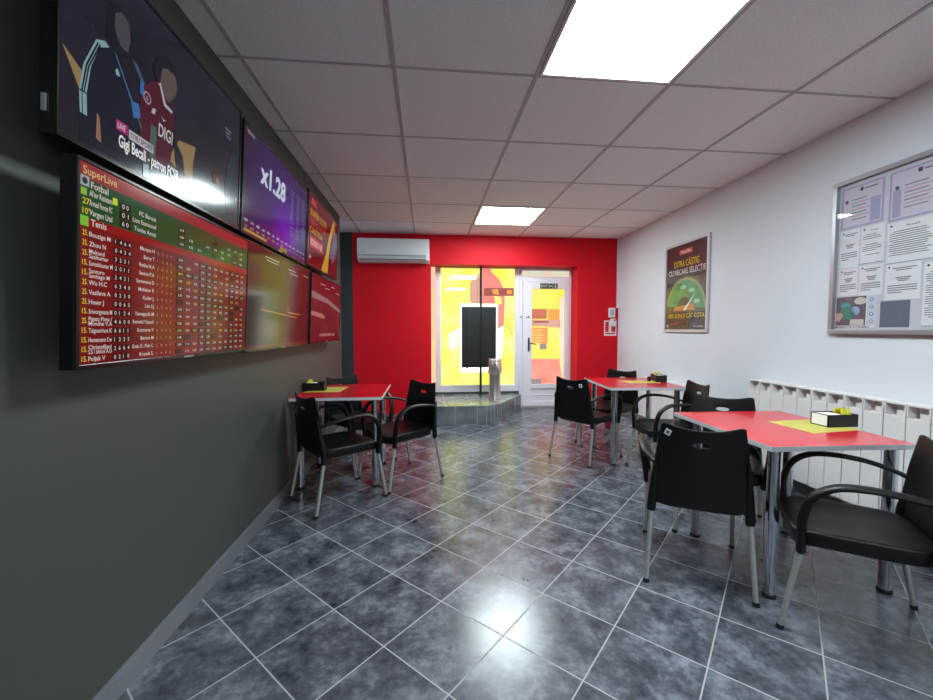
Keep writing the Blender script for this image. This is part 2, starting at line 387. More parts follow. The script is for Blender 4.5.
df.add([(1.69, YD+0.058, 0.3), (2.3, YD+0.058, 0.3), (2.3, YD+0.058, 1.96), (1.69, YD+0.058, 1.96)], [(0, 1, 2, 3)], FA)
def drect(a, b, c, d, mt, l): frect(df, a, b, c, d, mt, l)
YDF = YD+0.055
def dfp(pts, mt, l): fpoly(df, pts, mt, l, YD+0.054)
dfp([(530, 288), (566, 288), (564, 308), (530, 308)], FA, 1)
dfp([(561, 300), (569, 289), (569, 387), (564, 375), (561, 335)], wfilm('film_cream', (200, 164, 146), FILM*0.85, rough=0.5, spec=0.2), 2)
dfp([(532, 309), (548, 309), (548, 319), (532, 319)], wfilm('film_plum', (170, 90, 66), FILM*0.65, rough=0.5, spec=0.2), 3)
dfp([(549, 309), (561, 309), (561, 320), (549, 320)], FO, 3)
dfp([(532, 320), (562, 320), (562, 328), (532, 326)], FG, 3)
dfp([(534, 321), (550, 321), (550, 323), (534, 323)], FD, 4)
dfp([(532, 328), (549, 328), (549, 344), (532, 343)], wfilm('film_coral', (194, 110, 58), FILM*0.85, rough=0.5, spec=0.2), 3)
dfp([(541, 344), (548, 344), (548, 350), (541, 350)], FGR, 4)
dfp([(530, 360), (561, 360), (564, 375), (565, 388), (530, 388)], FR, 3)
dfp([(532, 380.5), (543, 380.5), (543, 386), (532, 386)], FGR, 4)
for k in range(5): dfp([(533, 330+k*2.6), (533+random.uniform(9, 15), 330+k*2.6), (533+random.uniform(9, 15), 330.8+k*2.6), (533, 330.8+k*2.6)], FA, 5)
df.add([(1.53, YD+0.058, 2.13), (2.34, YD+0.058, 2.13), (2.34, YD+0.058, 2.24), (1.53, YD+0.058, 2.24)], [(0, 1, 2, 3)], FT)
df.build('printed_film', dr, recalc=False)
hd = MB().box((1.634, YD-0.030, 0.93), (1.662, YD-0.018, 1.15), M_rub, bev=0.004)
hd.tube([(1.648, YD-0.03, 1.06), (1.648, YD-0.065, 1.06), (1.665, YD-0.07, 1.062), (1.76, YD-0.066, 1.045)], 0.009, M_rub)
tag(hd.build('door_handle', dr), 'black lever handle')
ct = MB().box((1.50, YD-0.012, 1.475), (1.535, YD, 1.49), M_rub).box((1.60, YD-0.03, 1.47), (1.622, YD-0.018, 1.487), M_rub).box((1.634, YD-0.03, 1.468), (1.652, YD-0.018, 1.5), M_rub)
ct.build('door_contact', dr)
MB().box((1.50, YD-0.01, 0.0), (2.33, YD-0.002, 0.02), M_alu).build('threshold', dr)
# outside the shop: pavement and the wall across, never seen through the film
# exit sign on the door leaf
M_sg = mat('sign_dark_green', (34, 44, 30), 0.5); M_sw = mat('sign_pale', (214, 212, 190), 0.6)
t_ = thing('exit_sign', 'small dark exit sign above the glass of the entrance door', 'sign', backwall(1.83, 1.985, YD-0.019))
s_ = MB().box((0, -0.042, 0), (0.145, 0.042, 0.002), M_sg); s_.box((0.152, -0.042, 0), (0.205, 0.042, 0.002), M_sg); s_.box((0.212, -0.042, 0), (0.292, 0.042, 0.002), M_sg)
s_.text('EXIT', 0.0725, -0.02, 0.040, 0.0026, M_sw, width=0.11, align='c')
s_.poly([(0.160, 0.006), (0.178, 0.006), (0.178, 0.018), (0.197, 0), (0.178, -0.018), (0.178, -0.006), (0.160, -0.006)], 0.0026, M_sw)
s_.disc(0.252, 0.022, 0.009, 0.0026, M_sw); s_.poly([(0.244, 0.012), (0.26, 0.012), (0.268, -0.004), (0.26, -0.006), (0.268, -0.034), (0.258, -0.034), (0.252, -0.014), (0.24, -0.034), (0.232, -0.034), (0.244, -0.008)], 0.0026, M_sw)
s_.build('sign_plate', t_, recalc=False)

# ------------------------------------------------------------------ ceiling light panels
LM = glow('panel_light', (236, 252, 255), PANEL, rough=0.5)
def panel(cx, cy, label):
    t = thing('ceiling_light', label, 'ceiling light', loc=(cx, cy, HC), group='square light panels in the ceiling grid')
    h = T/2-0.013
    f = MB()
    for a, b in (((-h, -h), (h, -h+0.018)), ((-h, h-0.018), (h, h)), ((-h, -h+0.018), (-h+0.018, h-0.018)), ((h-0.018, -h+0.018), (h, h-0.018))):
        f.box((a[0], a[1], -0.010), (b[0], b[1], -0.0005), M_pvc)
    f.build('light_frame', t)
    MB().box((-h+0.018, -h+0.018, -0.008), (h-0.018, h-0.018, -0.0008), LM).build('diffuser', t)
    return t
xc = X0+2.5*T
panel(xc, Y0-0.5*T, 'large bright square light panel in the ceiling nearest the camera')
panel(xc, Y0+3.5*T, 'smaller looking bright light panel in the ceiling near the red wall')
panel(xc, Y0-4.5*T, 'square light panel in the ceiling behind the camera')

# ------------------------------------------------------------------ air conditioner
t_ = thing('air_conditioner', 'white split air conditioner high on the red wall beside the shop window', 'air conditioner', backwall(-0.47, 2.262, YB-0.0005) @ Matrix.Diagonal((1, 1.11, 1, 1)))
prof = [(0.0, 0.02), (0.0, 0.305), (0.15, 0.305), (0.185, 0.285), (0.2, 0.24), (0.2, 0.115), (0.192, 0.085), (0.165, 0.03), (0.12, 0.005), (0.03, 0.0)]
b_ = MB(); n = len(prof); vs = [(-0.515, y, z) for z, y in prof]+[(0.515, y, z) for z, y in prof]
b_.add(vs, [tuple(range(n)), tuple(range(n, 2*n))[::-1]]+[(i, i+n, (i+1) % n+n, (i+1) % n) for i in range(n)], mat('air_conditioner_shell', (226, 230, 232), 0.3))
b_.build('body', t_, 0.006)
MB().box((-0.5, 0.10, 0.199), (0.5, 0.296, 0.203), mat('air_conditioner_front', (226, 232, 234), 0.2), bev=0.001).build('front_panel', t_)
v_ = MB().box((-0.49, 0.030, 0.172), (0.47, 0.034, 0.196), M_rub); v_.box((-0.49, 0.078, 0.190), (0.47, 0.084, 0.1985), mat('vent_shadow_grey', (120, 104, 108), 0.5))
v_.build('air_outlet', t_)
MB().box((-0.46, 0.118, 0.203), (-0.41, 0.128, 0.2045), M_silver).build('badge', t_)
MB().box((0.46, 0.02, 0.0), (0.512, 0.28, 0.198), M_pvc, bev=0.006).build('end_cap', t_)

# ------------------------------------------------------------------ wall of screens
def tv(y0, y1, zb, ht, xb, tilt, label, draw, name='wall_television'):
    Yv = Vector((math.sin(tilt), 0, math.cos(tilt)))
    M = frame((xb, y0, zb), (0, 1, 0), Yv); W = y1-y0
    t = thing(name, label, 'television', M, group='televisions on the grey wall')
    b = MB(); e = 0.011
    b.box((0, 0, -0.042), (W, ht, -0.004), M_bezel)
    for a, c in (((0, 0), (W, e+0.004)), ((0, ht-e), (W, ht)), ((0, e), (e, ht-e)), ((W-e, e), (W, ht-e))): b.box((a[0], a[1], -0.006), (c[0], c[1], 0.002), M_bezel)
    b.build('bezel', t, 0.002)
    gap = (xb - XL)/math.cos(tilt)
    mb = MB().box((W*0.3, ht*0.3, -0.075), (W*0.7, ht*0.65, -0.042), M_rub)
    mb.box((W*0.42, ht*0.4, -(gap+ht*0.5*math.sin(tilt))+0.004), (W*0.58, ht*0.55, -0.07), M_rub)
    mb.build('wall_mount', t)
    s = MB(); draw(s, W, ht); s.build('screen', t, recalc=False)
    MB().box((W*0.47, 0.004, 0.002), (W*0.53, 0.009, 0.0025), M_silver).build('maker_mark', t)
    return t
def inner(s, W, H, m_): s.rect(0.011, 0.015, W-0.011, H-0.011, -0.002, m_)
Z1, Z2, Z3, Z4, Z5 = -0.0015, -0.001, -0.0005, 0.0, 0.0005
def U(W, H): return lambda a, b: (0.011+a*(W-0.022), 0.015+b*(H-0.026))
def P_(s, q, pts, z, m_): s.poly([q(a, b) for a, b in pts], z, m_)
def R_(s, q, a, b, c, d, z, m_): s.rect(*q(a, b), *q(c, d), z, m_)

def draw_football(s, W, H):
    q = U(W, H)
    s.rect(0.011, 0.015, W-0.011, H-0.011, -0.002, glow('screen_stadium', (14, 16, 28), SCREEN, 0.12, rgb2=(32, 32, 50), vscale=4))
    tan = scr((150, 124, 84)); navy = scr((16, 24, 40)); teal = scr((132, 168, 170)); mar = scr((78, 20, 38)); skin = scr((88, 76, 78)); hair = scr((22, 20, 32)); blue = scr((56, 112, 178))
    grn = scr((70, 98, 96))
    P_(s, q, [(0.45, 0), (1, 0), (1, 0.16), (0.8, 0.13), (0.62, 0.05)], Z1, scr((58, 80, 80)))
    P_(s, q, [(0.004, 0.40), (0.066, 0.34), (0.06, 0.24)], Z1, tan); P_(s, q, [(0.118, 0.19), (0.128, 0.17), (0.135, 0.05), (0.115, 0.06)], Z2, scr((150, 110, 88)))
    P_(s, q, [(0.06, 0.0), (0.06, 0.24), (0.075, 0.40), (0.11, 0.54), (0.16, 0.585), (0.20, 0.57), (0.25, 0.46), (0.29, 0.32), (0.32, 0.12), (0.34, 0.0)], Z1, navy)
    P_(s, q, [(0.057, 0.25), (0.07, 0.38), (0.112, 0.545), (0.145, 0.575), (0.16, 0.56), (0.125, 0.52), (0.095, 0.39), (0.082, 0.25)], Z2, teal)
    P_(s, q, [(0.063, 0.25), (0.077, 0.385), (0.117, 0.54), (0.12, 0.53), (0.083, 0.385), (0.068, 0.25)], Z3, navy); P_(s, q, [(0.071, 0.25), (0.085, 0.385), (0.125, 0.54), (0.128, 0.53), (0.09, 0.385), (0.075, 0.25)], Z3, navy)
    P_(s, q, [(0.060, 0.14), (0.057, 0.24), (0.082, 0.245), (0.084, 0.14)], Z2, teal); P_(s, q, [(0.067, 0.14), (0.064, 0.24), (0.067, 0.24), (0.070, 0.14)], Z3, navy)
    P_(s, q, [(0.20, 0.62), (0.235, 0.62), (0.245, 0.70), (0.235, 0.78), (0.205, 0.80), (0.18, 0.76), (0.178, 0.68)], Z3, scr((74, 70, 78)))
    P_(s, q, [(0.15, 0.60), (0.15, 0.70), (0.165, 0.80), (0.205, 0.83), (0.225, 0.80), (0.19, 0.77), (0.182, 0.70), (0.195, 0.64), (0.24, 0.60), (0.21, 0.56)], Z2, hair)
    P_(s, q, [(0.183, 0.475), (0.193, 0.49), (0.203, 0.455), (0.186, 0.45)], Z4, teal)
    P_(s, q, [(0.178, 0.56), (0.186, 0.555), (0.25, 0.40), (0.305, 0.26), (0.297, 0.26), (0.243, 0.39)], Z4, scr((70, 100, 128)))
    P_(s, q, [(0.255, 0.61), (0.28, 0.60), (0.318, 0.53), (0.312, 0.50), (0.275, 0.56)], Z2, scr((60, 84, 110)))
    P_(s, q, [(0.249, 0.375), (0.285, 0.39), (0.295, 0.32), (0.262, 0.29)], Z4, blue); P_(s, q, [(0.29, 0.53), (0.305, 0.53), (0.31, 0.45), (0.29, 0.46)], Z4, blue)
    P_(s, q, [(0.30, 0.10), (0.287, 0.34), (0.30, 0.50), (0.335, 0.57), (0.38, 0.62), (0.43, 0.57), (0.467, 0.50), (0.47, 0.34), (0.45, 0.14)], Z3, mar)
    P_(s, q, [(0.375, 0.70), (0.40, 0.56), (0.437, 0.545), (0.47, 0.60), (0.485, 0.68), (0.47, 0.75), (0.42, 0.74)], Z4, scr((92, 80, 76)))
    P_(s, q, [(0.35, 0.68), (0.375, 0.76), (0.43, 0.82), (0.472, 0.80), (0.485, 0.73), (0.44, 0.76), (0.40, 0.72), (0.385, 0.62), (0.37, 0.61)], Z5, hair)
    P_(s, q, [(0.375, 0.60), (0.385, 0.60), (0.41, 0.50), (0.455, 0.49), (0.46, 0.51), (0.42, 0.52), (0.39, 0.62)], Z5, scr((176, 176, 186)))
    s.disc(*q(0.324, 0.464), 0.020, Z4, scr((150, 140, 156))); s.disc(*q(0.324, 0.464), 0.014, Z5, mar); s.text('6', *q(0.318, 0.447), 0.018, Z5, scr((190, 180, 190)))
    P_(s, q, [(0.345, 0.40), (0.352, 0.43), (0.37, 0.44), (0.362, 0.40)], Z4, scr((180, 180, 190))); P_(s, q, [(0.395, 0.43), (0.41, 0.41), (0.425, 0.425), (0.41, 0.40)], Z5, scr((190, 190, 200)))
    s.text('DIGI', *q(0.383, 0.295), 0.045, Z5, scr((200, 206, 210)), width=0.078, slant=0.05)
    P_(s, q, [(0.335, 0.13), (0.345, 0.33), (0.375, 0.33), (0.37, 0.13)], Z4, grn); P_(s, q, [(0.31, 0.0), (0.31, 0.07), (0.337, 0.08), (0.338, 0.0)], Z4, teal)
    P_(s, q, [(0.443, 0.19), (0.47, 0.27), (0.503, 0.36), (0.617, 0.40), (0.60, 0.27), (0.597, 0.14), (0.52, 0.15)], Z2, tan)
    P_(s, q, [(0.47, 0.36), (0.53, 0.27), (0.55, 0.12), (0.50, 0.12), (0.48, 0.22)], Z3, navy)
    s.disc(*q(0.775, 0.29), 0.028, Z3, scr((64, 22, 28))); s.disc(*q(0.79, 0.28), 0.013, Z4, scr((150, 100, 90)))
    P_(s, q, [(0.88, 0.05), (0.86, 0.30), (0.89, 0.50), (0.93, 0.62), (0.97, 0.58), (0.99, 0.1)], Z2, scr((36, 52, 62)))
    for k, ww in enumerate((0.05, 0.035, 0.045)): s.text('LIVE', *q(0.86, 0.74-0.03*k), 0.008, Z4, scr((150, 160, 170)), width=ww)
    for k in range(40):
        a, b = random.uniform(0.02, 0.98), random.uniform(0.55, 0.98); s.disc(*q(a, b), 0.003, Z1, scr((70, 70, 90)), n=6)
    R_(s, q, 0.188, 0.168, 0.240, 0.225, Z4, scr((160, 34, 100))); R_(s, q, 0.243, 0.160, 0.36, 0.212, Z4, scr((190, 188, 196)))
    s.text('LIVE', *q(0.195, 0.182), 0.017, Z5, scr((230, 220, 230)), width=0.032)
    s.text('STIRI SPORT', *q(0.249, 0.173), 0.016, Z5, scr((60, 50, 60)), width=0.105)
    s.text('Gigi Becali - patron FCSB', *q(0.200, 0.088), 0.036, Z5, scr((244, 246, 248)), width=0.30*(W-0.02), bold=0.025)
    s.text('cote', *q(0.51, 0.075), 0.014, Z5, scr((180, 160, 90)), width=0.03); s.text('sport tv', *q(0.60, 0.07), 0.014, Z5, scr((180, 180, 120)), width=0.07)
    s.text('T', *q(0.96, 0.2), 0.02, Z5, scr((200, 200, 210)))
tv1 = tv(1.168, 2.185, 1.785, 0.592, -0.95, 0.055, 'television showing two footballers and a caption, nearest the camera in the upper row', draw_football)
tag(MB().box((-0.006, 0.055, -0.034), (0.0, 0.10, -0.022), M_silver, bev=0.002).build('side_socket', tv1), 'small silver socket on the side')

def draw_table(s, W, H):
    q = U(W, H); white = scr((228, 214, 208)); yel = scr((238, 206, 60)); dk = scr((26, 14, 12)); gr = scr((18, 80, 34)); rd = scr((118, 20, 16))
    s.rect(0.011, 0.015, W-0.011, H-0.011, -0.002, glow('screen_red', (104, 14, 10), SCREEN, 0.12, rgb2=(132, 24, 16), vscale=3, spec=0.32))
    R_(s, q, 0, 0.925, 1, 1, Z1, scr((150, 40, 44))); s.text('SuperLive', *q(0.01, 0.945), 0.022, Z3, scr((226, 190, 120)), width=0.12)
    R_(s, q, 0, 0.735, 1, 0.925, Z1, gr); R_(s, q, 0, 0.885, 1, 0.925, Z2, scr((20, 74, 40)))
    s.text('Fotbal', *q(0.035, 0.885), 0.018, Z4, white); R_(s, q, 0.0, 0.885, 0.03, 0.935, Z3, scr((170, 176, 180))); s.disc(*q(0.015, 0.91), 0.009, Z4, scr((20, 40, 40)))
    R_(s, q, 0, 0.69, 1, 0.735, Z2, scr((150, 22, 20))); R_(s, q, 0.0, 0.69, 0.028, 0.74, Z3, scr((130, 200, 60))); s.text('Tenis', *q(0.035, 0.70), 0.018, Z4, white)
    teams = [("Al'ter Resistans", '0 0', 'FC Barost'), ('Armed Forces FC', '0 1', 'Lion Eastwood'), ('Vargen Utd', '6 0', 'Tonbe Amici')]
    R_(s, q, 0.003, 0.84, 0.022, 0.875, Z3, scr((150, 190, 70)))
    for i, (a, b, c) in enumerate(teams):
        y = 0.845-0.047*i
        if i: s.text(["", "27'", "10'"][i], *q(0.008, y), 0.016, Z4, yel)
        s.text(a, *q(0.030, y), 0.016, Z4, white, cap=0.082); R_(s, q, 0.140, y-0.008, 0.185, y+0.033, Z3, dk); s.text(b, *q(0.148, y), 0.014, Z4, white, width=0.027)
        s.text(c, *q(0.30, y), 0.014, Z4, white, align='r', cap=0.11)
        for k in range(9):
            x = 0.425+0.06*k
            if random.random() < 0.8: s.text('%d.%02d' % (random.randint(1, 9), random.randint(1, 99)), *q(x+0.006, y+0.004), 0.009, Z4, white, width=0.026)
            if k in (0, 4, 7): R_(s, q, x, y-0.006, x+0.04, y+0.03, Z3, scr((22, 40, 20)))
    R_(s, q, 0.112, 0.848, 0.130, 0.885, Z3, scr((210, 226, 40)))
    names = ['Bouzige M', 'Zhou N', 'Mukund Sasikumar', 'Sureshkumar M', 'Santoro Santiago M', 'Wu H.C', 'Vasileva A', 'Heser J', 'Sriwongmana M', 'Pigato Pinto / Mundhe V.A', 'Tsigourinos K', 'Hememann Cw', 'Christofijani S.S / Ishkini A.D', 'Poljak V']
    opp = ['Marquis H', 'Berry T', 'Botha N.A', 'Santos P.A', 'Semenova D', 'Molleker R', 'Kuder J.', 'Lim S.J', 'Yamaguchi M', 'Broomwhite P / Samson R', 'Kuzmova V', 'Barton M', 'Dodu O. / Polo C.', 'Krusnik S.']
    n = len(names)
    for i in range(n):
        y = 0.645-0.0485*i
        s.text(['25.', '35.', '25.', '15.', '15.', '25.', '25.', '25.', '15.', '25.', '15.', '15.', '15.', '15.'][i], *q(0.008, y), 0.015, Z4, yel, width=0.018)
        nm = names[i]
        if len(nm) > 14:
            k = nm.rfind(' ', 0, 15); s.text(nm[:k], *q(0.030, y+0.012), 0.012, Z4, white, cap=0.085); s.text(nm[k+1:], *q(0.030, y-0.012), 0.012, Z4, white, cap=0.085)
        else: s.text(nm, *q(0.030, y), 0.013, Z4, white, cap=0.085)
        for k in range(4):
            x = 0.118+0.018*k; R_(s, q, x, y-0.008, x+0.016, y+0.028, Z3, dk); s.text(str(random.randint(0, 6)), *q(x+0.004, y), 0.012, Z4, white)
        s.text(opp[i], *q(0.295, y+0.004), 0.012, Z4, white, align='r', cap=0.10)
        for k in range(4): s.text('%d' % random.randint(1, 9), *q(0.31+0.024*k, y+0.003), 0.009, Z4, scr((220, 150, 120)))
        for k in range(11):
            x = 0.425+0.05*k
            if (k in (0, 3, 4, 8)) or random.random() < 0.15: R_(s, q, x-0.004, y-0.007, x+0.036, y+0.028, Z3, scr((52, 18, 14)))
            c = yel if random.random() < 0.16 else white
            if random.random() < 0.85: s.text('%d.%02d' % (random.randint(1, 9), random.randint(1, 99)), *q(x+0.003, y+0.002), 0.009, Z4, c, width=0.024)
tv(1.19, 2.235, 1.168, 0.580, -0.95, 0.05, 'television with a red and green betting results table, nearest the camera in the lower row', draw_table)

def draw_purple(s, W, H):
    q = U(W, H); wh = scr((214, 222, 240)); yl = scr((180, 160, 60))
    m, nt, b = new_mat('screen_purple'); b.inputs['Base Color'].default_value = (0.004, 0.004, 0.005, 1); b.inputs['Roughness'].default_value = 0.12
    tc = nt.nodes.new('ShaderNodeTexCoord'); mp = nt.nodes.new('ShaderNodeMapping'); mp.inputs['Location'].default_value = (-0.66, -0.20, 0); gr = nt.nodes.new('ShaderNodeTexGradient'); gr.gradient_type = 'SPHERICAL'
    mp.inputs['Scale'].default_value = (1.0, 1.2, 1); nt.links.new(tc.outputs['Object'], mp.inputs[0]); nt.links.new(mp.outputs[0], gr.inputs[0])
    rp = nt.nodes.new('ShaderNodeValToRGB'); rp.color_ramp.elements[0].position = 0.25; rp.color_ramp.elements[0].color = (*srgb((36, 20, 48)), 1)
    rp.color_ramp.elements[1].color = (*srgb((108, 26, 190)), 1); e = rp.color_ramp.elements.new(0.72); e.color = (*srgb((60, 26, 112)), 1)
    nt.links.new(gr.outputs[0], rp.inputs[0]); nt.links.new(rp.outputs[0], b.inputs['Emission Color']); b.inputs['Emission Strength'].default_value = SCREEN
    s.rect(0.011, 0.015, W-0.011, H-0.011, -0.002, m)
    s.text('x1.28', *q(0.19, 0.585), 0.115, Z4, wh, width=0.36*W, slant=0.05, bold=0.035)
    s.text('8C8A34', *q(0.03, 0.93), 0.018, Z4, scr((170, 160, 150)), width=0.09)
    for c in range(3):
        for k in range(12): s.text(['xxxx', '12.30', '25 R'][c], *q(0.66+0.115*c, 0.80-0.05*k), 0.013, Z4, scr((150, 140, 190)), width=0.06)
    for c in range(14):
        for k in range(2): s.text(['500', '1.34x', '68', 'cash'][(c+k) % 4], *q(0.02+0.07*c, 0.10-0.055*k), 0.013, Z4, [wh, yl][k], width=0.04)
    R_(s, q, 0.02, 0.005, 0.3, 0.03, Z3, yl); R_(s, q, 0.5, 0.0, 0.62, 0.04, Z3, scr((150, 140, 40)))
tv(2.21, 3.325, 1.785, 0.575, -0.95, 0.055, 'television glowing purple with x1.28 in large digits, middle of the upper row', draw_purple)

def draw_darkred(s, W, H):
    q = U(W, H)
    s.rect(0.011, 0.015, W-0.011, H-0.011, -0.002, glow('screen_dark_red', (78, 20, 28), SCREEN, 0.10, spec=0.16))
    R_(s, q, 0, 0, 0.42, 0.62, Z1, scr((44, 22, 24)))
    P_(s, q, [(0.16, 0.385), (0.16, 0.395), (0.74, 0.345), (0.74, 0.335)], Z3, scr((190, 130, 60))); R_(s, q, 0.56, 0.39, 0.57, 0.47, Z3, scr((190, 120, 60))); P_(s, q, [(0.56, 0.385), (0.56, 0.4), (0.8, 0.39), (0.8, 0.375)], Z3, scr((190, 120, 50)))
    for a, b, w_ in ((0.2, 0.93, 0.2), (0.22, 0.90, 0.16), (0.55, 0.90, 0.14), (0.58, 0.86, 0.15), (0.85, 0.90, 0.1)): R_(s, q, a, b, a+w_, b+0.008, Z3, scr((200, 180, 180)))
    R_(s, q, 0, 0, 1, 0.03, Z2, scr((100, 26, 34)))
tv(2.245, 3.395, 1.158, 0.60, -0.962, 0.05, 'television with a dark red screen and thin orange line, middle of the lower row', draw_darkred)

def draw_offer(s, W, H):
    q = U(W, H); s.rect(0.011, 0.015, W-0.011, H-0.011, -0.002, glow('screen_offer', (112, 16, 22), SCREEN, 0.12, rgb2=(86, 14, 34), vscale=2, spec=0.32))
    y = scr((214, 150, 50)); w_ = scr((226, 200, 200))
    s.text('BIG', *q(0.08, 0.86), 0.05, Z4, scr((220, 90, 90)), width=0.16); s.text('SUPER COTE', *q(0.05, 0.70), 0.055, Z4, y, width=0.52)
    s.text('PARIAZA ACUM', *q(0.05, 0.58), 0.05, Z4, scr((200, 70, 60)), width=0.5); s.text('CASTIGA', *q(0.05, 0.46), 0.05, Z4, y, width=0.4)
    R_(s, q, 0.06, 0.25, 0.45, 0.42, Z3, scr((190, 30, 34))); s.text('BONUS 100', *q(0.08, 0.29), 0.05, Z4, w_, width=0.36)
    P_(s, q, [(0.42, 0), (0.56, 0.3), (0.62, 0.55), (0.8, 0.98), (0.84, 0.9), (0.7, 0.5), (0.66, 0.2), (0.64, 0)], Z3, scr((200, 160, 50)))
    P_(s, q, [(0.7, 0.35), (0.82, 0.7), (0.92, 0.8), (0.97, 0.6), (0.9, 0.3), (0.8, 0.2)], Z2, scr((110, 80, 110)))
    s.disc(*q(0.84, 0.78), 0.05, Z3, scr((150, 110, 80)), n=16)
    s.text('18+', *q(0.05, 0.08), 0.03, Z4, w_)
tv(3.35, 4.425, 1.805, 0.59, -0.95, 0.055, 'television with a red offer advert, farthest of the upper row', draw_offer)

def draw_track(s, W, H):
    q = U(W, H); s.rect(0.011, 0.015, W-0.011, H-0.011, -0.002, glow('screen_track', (82, 26, 32), SCREEN, 0.08, rgb2=(100, 46, 48), vscale=3, spec=0.32))
    P_(s, q, [(0, 0.66), (0.5, 0.62), (1, 0.50), (1, 0.56), (0.5, 0.70), (0, 0.76)], Z2, scr((140, 116, 116)))
    R_(s, q, 0, 0.80, 1, 1, Z1, scr((96, 20, 32)))
    P_(s, q, [(0, 0.46), (0.3, 0.44), (0.42, 0.40), (0.4, 0.36), (0, 0.40)], Z2, scr((170, 120, 110))); P_(s, q, [(0.45, 0.40), (0.85, 0.42), (0.8, 0.33), (0.5, 0.32)], Z2, scr((84, 30, 40)))
    for k in range(6): R_(s, q, 0.02+0.17*k, 0.45, 0.03+0.17*k, 0.62, Z2, scr((90, 30, 34)))
    R_(s, q, 0, 0.0, 1, 0.05, Z3, scr((90, 20, 34))); R_(s, q, 0.2, 0.05, 0.92, 0.14, Z3, scr((60, 12, 22))); s.text('O KINGDOM 12:30', *q(0.25, 0.07), 0.028, Z4, scr((220, 150, 150)), width=0.6)
    for a, b in ((0.25, 0.9), (0.6, 0.92), (0.4, 0.86), (0.8, 0.84)): R_(s, q, a, b, a+0.15, b+0.01, Z3, scr((200, 180, 180)))
tv(3.405, 4.52, 1.165, 0.585, -0.952, 0.05, 'television showing a racing track in red tones, farthest of the lower row', draw_track)
# ------------------------------------------------------------------ poster and notice board on the right wall
def wallframe(W, H, e, d, fm, t):
    f = MB()
    for a, b in (((0, 0), (W, e)), ((0, H-e), (W, H)), ((0, e), (e, H-e)), ((W-e, e), (W, H-e))): f.box((a[0], a[1], 0), (b[0], b[1], d), fm)
    return f.build('frame', t, 0.003)
W_, H_ = 0.83, 1.045
t_ = thing('framed_poster', 'dark betting bonus poster with green dial in a silver frame on the white wall', 'poster', rightwall(4.80, 1.25, 0.001))
wallframe(W_, H_, 0.032, 0.022, mat('pale_silver', (206, 206, 210), 0.4, metal=0.3), t_)
def pm_(n, c, **k): return mat(n, c, 0.5, **k)
s = MB(); a0 = 0.035
s.box((a0, a0, 0.002), (W_-a0, H_-a0, 0.008), pm_('poster_brown', (44, 28, 34)))
z = 0.0085; q = lambda a, b: (a0+a*(W_-2*a0), a0+b*(H_-2*a0))
P_(s, q, [(0, 0), (1, 0), (1, 0.62), (0.7, 0.60), (0.5, 0.63), (0.3, 0.6), (0, 0.5)], z, pm_('poster_olive', (96, 84, 62), var=0.35, vscale=9))
R_(s, q, 0, 0, 1, 0.2, z+0.0003, pm_('poster_shadow', (46, 44, 40), var=0.3, vscale=8))
s.disc(*q(0.5, 0.24), 0.34, z+0.0006, pm_('dial_green', (84, 150, 92), var=0.25, vscale=10), ry=0.33, a1=math.pi)
s.disc(*q(0.5, 0.24), 0.37, z+0.0004, pm_('dial_rim', (150, 160, 90)), ry=0.36, a1=math.pi)
s.disc(*q(0.48, 0.26), 0.13, z+0.0009, pm_('dial_hub', (58, 44, 66)), ry=0.12, a1=math.pi)
for a, b in ((0.45, 0.5), (0.66, 0.45), (0.78, 0.32)): s.disc(*q(a, b), 0.06, z+0.0009, pm_('dial_mint', (150, 214, 150)), ry=0.025, n=14)
P_(s, q, [(0.2, 0.22), (0.75, 0.22), (0.7, 0.30), (0.25, 0.27)], z+0.0012, pm_('dial_orange', (206, 136, 60)))
P_(s, q, [(0.46, 0.23), (0.52, 0.22), (0.76, 0.42)], z+0.0015, pm_('dial_needle', (230, 232, 240)))
R_(s, q, 0.02, 0.12, 0.98, 0.2, z+0.0018, pm_('poster_band', (34, 28, 14)))
s.text('100% BONUS CÂT COTA', *q(0.06, 0.135), 0.052, z+0.0022, pm_('poster_yellow', (224, 196, 40)), width=0.69)
s.text('EXTRA CÂȘTIG', *q(0.2, 0.745), 0.072, z+0.0022, MATS['poster_yellow'], width=0.47)
s.text('CU FIECARE SELECȚIE', *q(0.06, 0.655), 0.062, z+0.0022, pm_('poster_white', (230, 224, 230)), width=0.69)
R_(s, q, 0.33, 0.885, 0.66, 0.945, z+0.0012, pm_('poster_orange', (196, 84, 56))); s.text('SuperBet', *q(0.495, 0.9), 0.035, z+0.002, MATS['poster_white'], width=0.2, align='c')
P_(s, q, [(0.05, 0.05), (0.3, 0.1), (0.5, 0.09), (0.3, 0.06)], z+0.0008, pm_('poster_red', (150, 50, 44)))
s.disc(*q(0.05, 0.04), 0.014, z+0.0012, MATS['poster_white'], n=12); s.text('jocuri responsabil', *q(0.72, 0.03), 0.014, z+0.0012, MATS['poster_white'], width=0.17)
s.build('print', t_, recalc=False)
MB().box((0.03, 0.03, 0.012), (W_-0.03, H_-0.03, 0.014), M_glass).build('glazing', t_)

